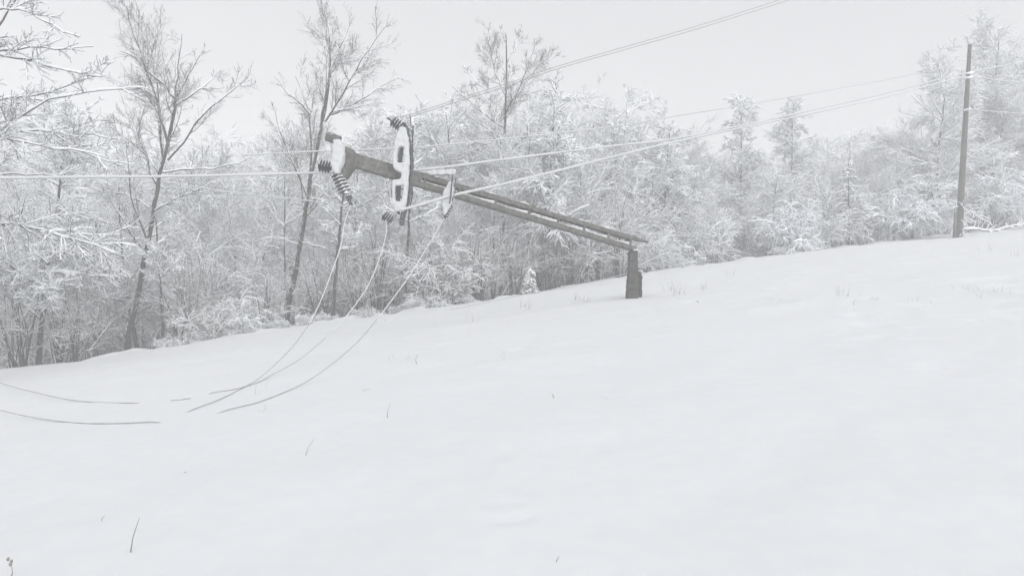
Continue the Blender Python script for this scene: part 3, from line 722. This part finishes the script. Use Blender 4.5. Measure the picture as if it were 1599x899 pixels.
# main crossarm: two bowed chords with lattice between, seen end-up because the pole fell sideways
chordR = [(631, 192), (637, 205), (641, 235), (642, 262), (641, 290), (638, 315), (632, 333), (627, 352)]
chordL = [(629, 194), (621, 215), (616, 245), (614, 270), (613, 300), (616, 322), (624, 334)]
strut(arm, chordR, .032, dA + .10); strut(arm, chordL, .026, dA + .10)
for i in range(1, 6):
    strut(arm, [chordL[i], chordR[i + 1]], .016, dA + .12); strut(arm, [chordR[i], chordL[i]], .014, dA + .12)
strut(arm, [(645, 196), (644, 230), (644.5, 262)], .014, dA + .16); 
strut(arm, [(645, 300), (640, 325), (637, 348)], .014, dA + .16)
for k in range(9): strut(arm, [(637 + .5 * k, 200 + 9 * k), (645 - .05 * k, 206 + 9 * k)], .010, dA + .15)
strut(arm, [(631, 328), (626.5, 352)], .052, dA + .02)
strut(arm, [(627, 206), (625, 240), (622, 262)], .055, dA + .02); strut(arm, [(622, 282), (621, 300), (620, 322)], .06, dA + .02)
arm.build('crossarm', M_STEEL, pole, smooth=False)
ap = MB()
snow_plate(ap, [(198, 624, 0, 0, 632, 0), (206, 620, 0, 0, 635, 0), (218, 617, 0, 0, 637, 0), (229, 615, 622.5, 631, 638, 1), (242, 613.5, 620, 630.5, 638.5, 1), (254, 613, 619.5, 631, 638.5, 0),
                (262, 613.5, 0, 0, 638, 0), (270, 626, 0, 0, 637.5, 0), (280, 625, 0, 0, 637, 0), (281, 613, 0, 0, 637, 0), (289, 612, 616, 630, 636.5, 1), (300, 611.5, 616, 629, 635.5, 1), (314, 612, 617, 626, 634, 0), (321, 613, 0, 0, 632, 0), (329, 617, 0, 0, 629.5, 0)], dA - .27, .15)
soften(ap.build('crossarm_snow', M_PACK, pole))

def insulator(name, p0, p1, r, n, d0, d1, mat=None, caps=True, core=.3, white=False):
    """ribbed porcelain insulator between two photo points"""
    a, b = loc(at(*p0, d0)), loc(at(*p1, d1)); L = np.linalg.norm(b - a); prof = [(0, r * .3), (.03, r * .5), (.06, r * .5)]
    for k in range(n):
        t0 = .08 + .84 * k / n; dt = .84 / n
        prof += [(t0, r * core), (t0 + dt * .35, r * .98), (t0 + dt * .5, r), (t0 + dt * .6, r * .9), (t0 + dt * .7, r * core)]
    prof += [(.94, r * .5), (.97, r * .5), (1, r * .3)]
    P = np.array([a + (b - a) * t for t, _ in prof])[None]; R = np.array([q for _, q in prof])[None]
    m = MB(); tubes(m, P, R, 16, 0, caps=True)
    o = m.build(name, mat or M_INSU, pole); return o
insulator('insulator', (611, 188), (629, 200), .105, 4, dA, dA)
insulator('insulator', (598, 335), (613, 345), .10, 4, dA, dA)
insulator('insulator', (497, 258), (518, 262), .115, 4, 14.4, 14.4)
M_INSW = snowy('snowed_porcelain', (.045, .045, .05), (.09, .09, .095), 20, thr=.15, patch=18, noise_amt=.2, wind=(0.35, -.3, .85), rough=.4)
insulator('insulator', (524, 268), (541, 304), .115, 6, 14.38, 14.35, M_INSW)
insulator('insulator', (704, 318), (693, 341), .075, 5, 15.3, 15.3)
cl = MB(); strut(cl, [(541, 304), (546, 313)], .045, 14.35, sides=6); strut(cl, [(545, 304), (549, 309)], .03, 14.35, sides=6); strut(cl, [(545, 312), (549, 321)], .028, 14.35, sides=6); strut(cl, [(604, 184), (611, 188)], .02, dA, sides=6); strut(cl, [(597, 341), (603, 338)], .03, dA, sides=6)
cl.build('clamp', M_STEEL, pole)
# head of the pole: triangular bracket, cap tube and a slab of plastered snow
hd = MB(); slab(hd, [(534, 279), (529, 270), (536, 232), (539, 228), (551, 233), (553, 260), (546, 266), (540, 276)], 14.32, .30)
bevel(hd.build('head_bracket', M_CONC, pole, smooth=False), .015)
tp = MB(); strut(tp, [(510, 213), (531, 220)], .085, 14.3, sides=10); tp.build('cap_tube', M_CONC, pole)
pp = MB()
snow_plate(pp, [(217, 521, 0, 0, 530, 0), (224, 519, 0, 0, 534, 0), (240, 518, 0, 0, 536.5, 0), (254, 515, 0, 0, 534, 0), (263, 518, 0, 0, 530, 0), (270, 523, 0, 0, 528, 0)], 14.15, .2)
soften(pp.build('head_snow', M_PACK, pole))
# lower bracket with hanging snow and strap
br = MB(); strut(br, [(666, 270), (665, 279), (662, 286)], .02, 15.25); strut(br, [(668, 274), (690, 273), (709, 273)], .012, 15.3)
strut(br, [(707, 275), (705, 290), (704, 305), (702, 318)], .015, 14.93); br.build('strap', M_STEEL, pole, smooth=False); br = MB(); strut(br, [(712, 277), (711, 295), (706, 315)], .012, 15.0); br.build('strap', M_STEEL, pole, smooth=False)
bp = MB()
snow_plate(bp, [(283, 703, 0, 0, 707, 0), (291, 696, 0, 0, 708, 0), (302, 691, 0, 0, 710, 0), (314, 690, 0, 0, 706, 0), (326, 692, 0, 0, 700, 0), (334, 693, 0, 0, 696, 0)], 15.0, .14)
snow_plate(bp, [(264, 700, 0, 0, 711, 0), (268, 650, 0, 0, 711, 0), (272.5, 676, 0, 0, 710, 0)], 15.2, .05)
soften(bp.build('bracket_snow', M_PACK, pole), vox=.014)

# ------------------------------------------------------------------ upright pole
pb = at(1497, 376, 36); pb[2] = float(ground(pb[0], pb[1])) ; pt = at(1514.5, 68, 36)
up_ = empty('utility_pole', pb, 'upright weathered power pole leaning slightly right on the crest', 'utility pole')
m = MB(); tt = np.linspace(-.03, 1, 14)
P = np.array([(pt - pb) * t for t in tt])[None]; R = (.16 - .08 * np.clip(tt, 0, 1))[None]; tubes(m, P, R, 10, 0, caps=True); m.build('shaft', M_WOOD, up_)
m = MB(); P = np.array([(pt - pb) * t + np.array([-.22, -.05, 0]) for t in (-.02, .06, .12, .19)])[None]; tubes(m, P, np.array([[.10, .09, .08, .04]]), 6, 0, caps=True); m.build('stay_foot', M_STEEL, up_)
m = MB(); blob(m, pt - pb + np.array([0, 0, .05]), .13, .13, .14, seed=4); m.build('snow_cap', M_PACK, up_)
for (y, dx) in ((115, .16), (122, .16), (172, .16)):
    a = at(1514.5 - (y - 68) / 308 * 17.5, y, 36) - pb; m = MB()
    P = np.array([a + np.array([-dx, -.12, -.04]), a + np.array([0, -.13, .0]), a + np.array([dx, -.12, .04])])[None]; tubes(m, P, np.array([[.035, .05, .035]]), 8, 0, caps=True); m.build('insulator', M_SNOW, up_)

# ------------------------------------------------------------------ wires
def catmull(Q, per=10):
    Q = np.array(Q); E = np.concatenate([[2 * Q[0] - Q[1]], Q, [2 * Q[-1] - Q[-2]]]); out = []
    for i in range(1, len(E) - 2):
        for k in range(per):
            t = k / per; a, b, c, d = E[i - 1], E[i], E[i + 1], E[i + 2]
            out.append(.5 * (2 * b + (c - a) * t + (2 * a - 5 * b + 4 * c - d) * t * t + (3 * b - a - 3 * c + d) * t ** 3))
    out.append(E[-2]); return np.array(out)
def wire(name, label, P, r=.009, snow=None, sr=.024, seed=0, r_min=None):
    """P (n,3) world points; snow = (i0,i1) fraction range carrying a snow sleeve"""
    g = np.random.default_rng(seed); o = P[0].copy(); e = empty(name, o, label, 'cable')
    C = catmull(P - o, 12); m = MB(); tubes(m, C[None], np.full((1, len(C)), r), 6, 0, caps=True); m.build('conductor', M_WIRE, e)
    if snow:
        a, b = int(snow[0] * (len(C) - 1)), int(snow[1] * (len(C) - 1)) + 1; S = catmull(C[a:b], 4)
        n = len(S); R = sr * (1 + .25 * np.interp(np.arange(n), np.arange(0, n + 5, 5), g.uniform(-1, 1, len(np.arange(0, n + 5, 5))))); R[0] = R[-1] = r
        S = S + np.array([0, 0, sr * .8]); m = MB(); tubes(m, S[None], R[None], 7, 0); m.build('snow_sleeve', M_PACK, e)
    return e
def span(pts, anchors):
    """photo points; depth given at anchor x positions, inverse depth linear between (a straight run in the world)"""
    ax = [a[0] for a in anchors]; ai = [1 / a[1] for a in anchors]; return np.array([at(x, y, 1 / float(np.interp(x, ax, ai))) for x, y in pts])
wire('power_cable', 'snow-sleeved cable running level from the left edge past the pole tip to the upright pole', span([(-60, 280), (100, 278), (300, 276), (500, 271), (640, 268), (780, 251), (930, 232), (1079, 213), (1290, 168), (1400, 142), (1507, 115), (1630, 91)], [(-60, 13), (640, 15.3), (1507, 35.8), (1630, 44)]), snow=(0, 1), sr=.0235, seed=1)
wire('power_cable', 'snow-sleeved cable crossing in front of the fallen shaft on its way to the upright pole', span([(626, 329), (660, 320), (700, 308), (780, 290), (870, 268), (961, 245), (1079, 217), (1290, 173), (1400, 148), (1507, 121), (1560, 126), (1630, 133)], [(626, 14.6), (780, 15.4), (1507, 35.8), (1630, 38)]), snow=(0, 1), sr=.0235, seed=2)
wire('power_cable', 'thin pale cable, uppermost of the ones reaching from behind the crossarm towards the upright pole', span([(380, 243), (510, 236), (640, 231), (780, 218), (950, 199), (1060, 181), (1200, 158), (1340, 133), (1470, 108), (1512, 99)], [(380, 17), (640, 18), (1512, 38)]), snow=(0, 1), sr=.014, seed=3)
wire('power_cable', 'short snowy cable leaving the upright pole to the right, lowest of those there', span([(1506, 171), (1540, 174), (1580, 177), (1640, 182)], [(1506, 35.7), (1640, 33)]), snow=(0, 1), sr=.0235, seed=4)
wire('power_cable', 'upper of the twin dark cables rising to the top edge of the photo', span([(604, 184), (640, 179), (720, 153), (800, 128), (880, 101), (1060, 49.5), (1140, 25), (1230, -4), (1420, -68)], [(604, 14.9), (1420, 24)]), r=.008, seed=5)
wire('power_cable', 'lower of the twin dark cables rising to the top edge of the photo', span([(640, 183), (720, 157), (800, 132), (880, 105), (1060, 54), (1140, 29.5), (1230, 1), (1420, -62)], [(640, 15.2), (1420, 24.4)]), r=.008, seed=6)
wire('power_cable', 'thin snowy cable sloping down from the left to the hanging insulator string', span([(250, 283), (380, 303), (460, 311), (545, 323)], [(250, 15.5), (545, 14.35)]), r=.006, snow=(0, 1), sr=.009, seed=7)
def low():
    pts = [(600, 500), (700, 484), (820, 460), (900, 445), (975, 428), (1003, 412), (1080, 377), (1150, 345), (1230, 321), (1310, 294), (1400, 258)]
    dep = [24, 22.5, 21, 20, 19.2, 19.6, 23, 27, 31, 36, 42]; out = []
    for (x, y), d in zip(pts, dep):
        q = at(x, y, d); gz = float(ground(q[0], q[1]))
        if x < 970: d2 = min(d, ray_ground(x, y, 6, 30) - .05); q = at(x, y, d2)
        out.append(q)
    return np.array(out)
wire('low_cable', 'thin white cable skimming the snow behind the stump, rising into the trees', low(), r=.005, snow=(0, 1), sr=.008, seed=8)

def dangling(name, label, air, d0, ground_pts, buried=None, tail=None, snow=.5, seed=0):
    """hangs from the pole at depth d0, comes down onto the snow, may dip under it and surface again"""
    dg = ray_ground(*ground_pts[0]); K = len(air); out = []
    for i, (x, y) in enumerate(air):
        f = (i / K); d = 1 / ((1 / d0) * (1 - f) + (1 / dg) * f); q = at(x, y, d); out.append(q)
    for x, y in ground_pts:
        d = ray_ground(x, y) ; q = at(x, y, d); q[2] = float(ground(q[0], q[1])) + .008; out.append(q)
    for x, y in (buried or []):
        d = ray_ground(x, y); q = at(x, y, d); q[2] = float(ground(q[0], q[1])) - .05; out.append(q)
    for x, y, lift in (tail or []):
        d = ray_ground(x, y) ; q = at(x, y, d * (1 - lift)) ; q[2] += .008; out.append(q)
    return wire(name, label, np.array(out), r=.0058, snow=(0, snow) if snow else None, sr=.009, seed=seed)
dangling('fallen_cable', 'cable hanging from the ribbed insulator string at the pole tip down onto the snow', [(548, 320), (539, 345), (532, 385), (518, 425), (503, 465), (486, 500), (462, 535), (436, 563), (405, 590)], 14.35, [(380, 606), (345, 624), (300, 641)], [(270, 650), (235, 658)], snow=.40, seed=11)
dangling('fallen_cable', 'cable hanging from the lower crossarm insulator, middle of the three curving onto snow', [(603, 342), (603, 365), (592, 405), (578, 440), (558, 472), (530, 507), (500, 535), (465, 563), (430, 582)], 14.95, [(405, 597), (370, 608), (330, 615)], [(312, 619)], [(295, 623, 0), (282, 625, 0), (268, 626, 0), (262, 628, -.03), (240, 630, -.04), (219, 630, -.03), (213, 630, .0), (160, 629, .0), (110, 625, .01), (50, 612, .03), (0, 598, .05), (-70, 575, .09)], snow=.24, seed=12)
dangling('fallen_cable', 'cable hanging from the bracket on the shaft, rightmost of three curving onto snow', [(694, 340), (680, 365), (660, 398), (640, 430), (615, 465), (590, 497), (560, 532), (520, 567), (480, 595)], 15.3, [(445, 613), (400, 630), (350, 643)], [(300, 655), (270, 660)], [(242, 660, 0), (180, 662, .0), (120, 661, .0), (60, 654, .012), (0, 641, .03), (-70, 622, .06)], snow=.27, seed=13)

# ------------------------------------------------------------------ dry stalks poking through the snow
def stalk(px, py, top, label, d_off=0, r=.003, heads=0, seed=0, group=None):
    d = ray_ground(px, py); b = at(px, py, d); b[2] = float(ground(b[0], b[1])) - .02; tpt = at(top[0], top[1], d * .995)
    mid = (b + tpt) / 2 + np.array([.012 * math.copysign(1, px - top[0]) * d / 6, 0, 0]); g = np.random.default_rng(seed)
    e = empty('dry_stalk', b, label, 'stalk', group); m = MB(); P = catmull([np.zeros(3), (mid - b) * .7, (mid - b), (tpt - b)], 5); tubes(m, P[None], np.linspace(r, r * .45, len(P))[None], 5, 0, caps=True)
    for h in range(heads): blob(m, (tpt - b) + g.normal(0, .012, 3), .009, .009, .012, seed=h, nu=6, nv=4)
    m.build('stem', M_STALK, e)
    if seed == -1:
        m = MB(); blob(m, (mid - b) * 1.0 + np.array([-.014, -.01, -.02]),   .012, .009, .007, seed=seed); m.build('snow_clump', M_SNOW, e)
    return e
stalk(203, 866, (218, 807), 'long leaning dry stalk in the foreground snow at lower left', r=.0042, seed=1)
stalk(17, 905, (17, 878), 'short stalk with dark seed heads in the bottom left corner', r=.0035, heads=3, seed=2)
stalk(476, 712, (491, 684), 'thin leaning grass blade in the open snow below the fallen cables', r=.003, seed=3)
stalk(605, 652, (610, 630), 'faint upright blade in the middle of the field below the pole tip', r=.0035, seed=4)
stalk(159, 815, (163, 805), 'tiny blade up and left of the long leaning stalk', r=.003, seed=5)
stalk(564, 611, (577, 606), 'flat dark twig lying on the snow below the leafless edge shrubs', r=.0045, seed=6)
stalk(651, 568, (652, 553), 'dark stub of a stalk mid-field right of the fallen cables', r=.005, seed=7)
stalk(862, 622, (862, 614), 'small dark speck of a stalk standing mid-field below the stump', r=.005, seed=8)
stalk(286, 739, (291, 736), 'tiny dark twig tip lying in the empty snow above the long leaning stalk', r=.005, seed=9)
stalk(1090, 472, (1086, 469), 'dark twig stub right of the pole stump', r=.010, seed=10)
stalk(1335, 476, (1336, 468), 'single dark blade in the upper right of the field', r=.005, seed=11)
stalk(870, 878, (873, 868), 'short pale blade at the bottom of the field near the middle', r=.003, seed=12)
# loose tufts nobody could count
g = np.random.default_rng(55); m = MB()
tu = [(1045, 455, 16, 26), (1062, 460, 14, 18), (1100, 452, 14, 14), (905, 468, 14, 16), (913, 472, 10, 14), (785, 558, 5, 14), (1315, 462, 10, 18), (820, 480, 10, 20), (826, 484, 8, 16), (735, 502, 8, 14), (1360, 468, 10, 8), (1432, 470, 8, 10), (1560, 458, 12, 12), (1505, 452, 10, 12),
      (1530, 465, 8, 9), (1210, 470, 8, 7), (1480, 578, 6, 6), (840, 662, 5, 6), (850, 658, 4, 5), (945, 625, 6, 7), (410, 610, 6, 16), (425, 635, 5, 12), (1340, 494, 8, 6), (1455, 480, 8, 5), (1534, 502, 8, 6), (1140, 430, 6, 14), (640, 560, 5, 9), (610, 560, 5, 8), (1585, 400, 8, 14), (1540, 392, 6, 16)]
for px, py, nb, hp in tu:
    d = ray_ground(px, py)
    for k in range(int(nb * .6)):
        q = at(px + g.normal(0, nb * .45), py, d); q[1] += g.normal(0, .15); q[2] = float(ground(q[0], q[1])) - .01; h = hp * g.uniform(.4, 1.1) / F * d
        D = np.array([[g.normal(.05, .25), g.normal(0, .25), 1.]]); P = spine(g, q[None], D, np.array([h]), 5, .1, np.array([-.12])); tubes(m, P, np.array([[.0028, .0025, .002, .0015, .001]]) * d / 14, 3, 0)
tag(m.build('dry_grass', M_STALK), 'sparse dry grass tips poking through the snow', 'grass', kind='stuff')

# ------------------------------------------------------------------ haze: one even body of air round everything
hz = MB(); x0, x1, y0, y1, z0, z1 = -275, 275, -70, 300, float(ZZ.min()) - 1, max(float(ZZ.max()), 30) + 2
hz.hexa([(x0, y0, z0), (x1, y0, z0), (x1, y1, z0), (x0, y1, z0), (x0, y0, z1), (x1, y0, z1), (x1, y1, z1), (x0, y1, z1)])
hm = bpy.data.materials.new('haze_air'); hm.use_nodes = True; t = hm.node_tree; t.nodes.clear()
out = t.nodes.new('ShaderNodeOutputMaterial'); pv = t.nodes.new('ShaderNodeVolumePrincipled')
pv.inputs['Color'].default_value = (1, 1, 1, 1); pv.inputs['Density'].default_value = .0085; pv.inputs['Anisotropy'].default_value = -.25
t.links.new(pv.outputs[0], out.inputs['Volume'])
tag(hz.build('haze', hm, smooth=False), 'thin winter haze filling the air over the field', kind='stuff')
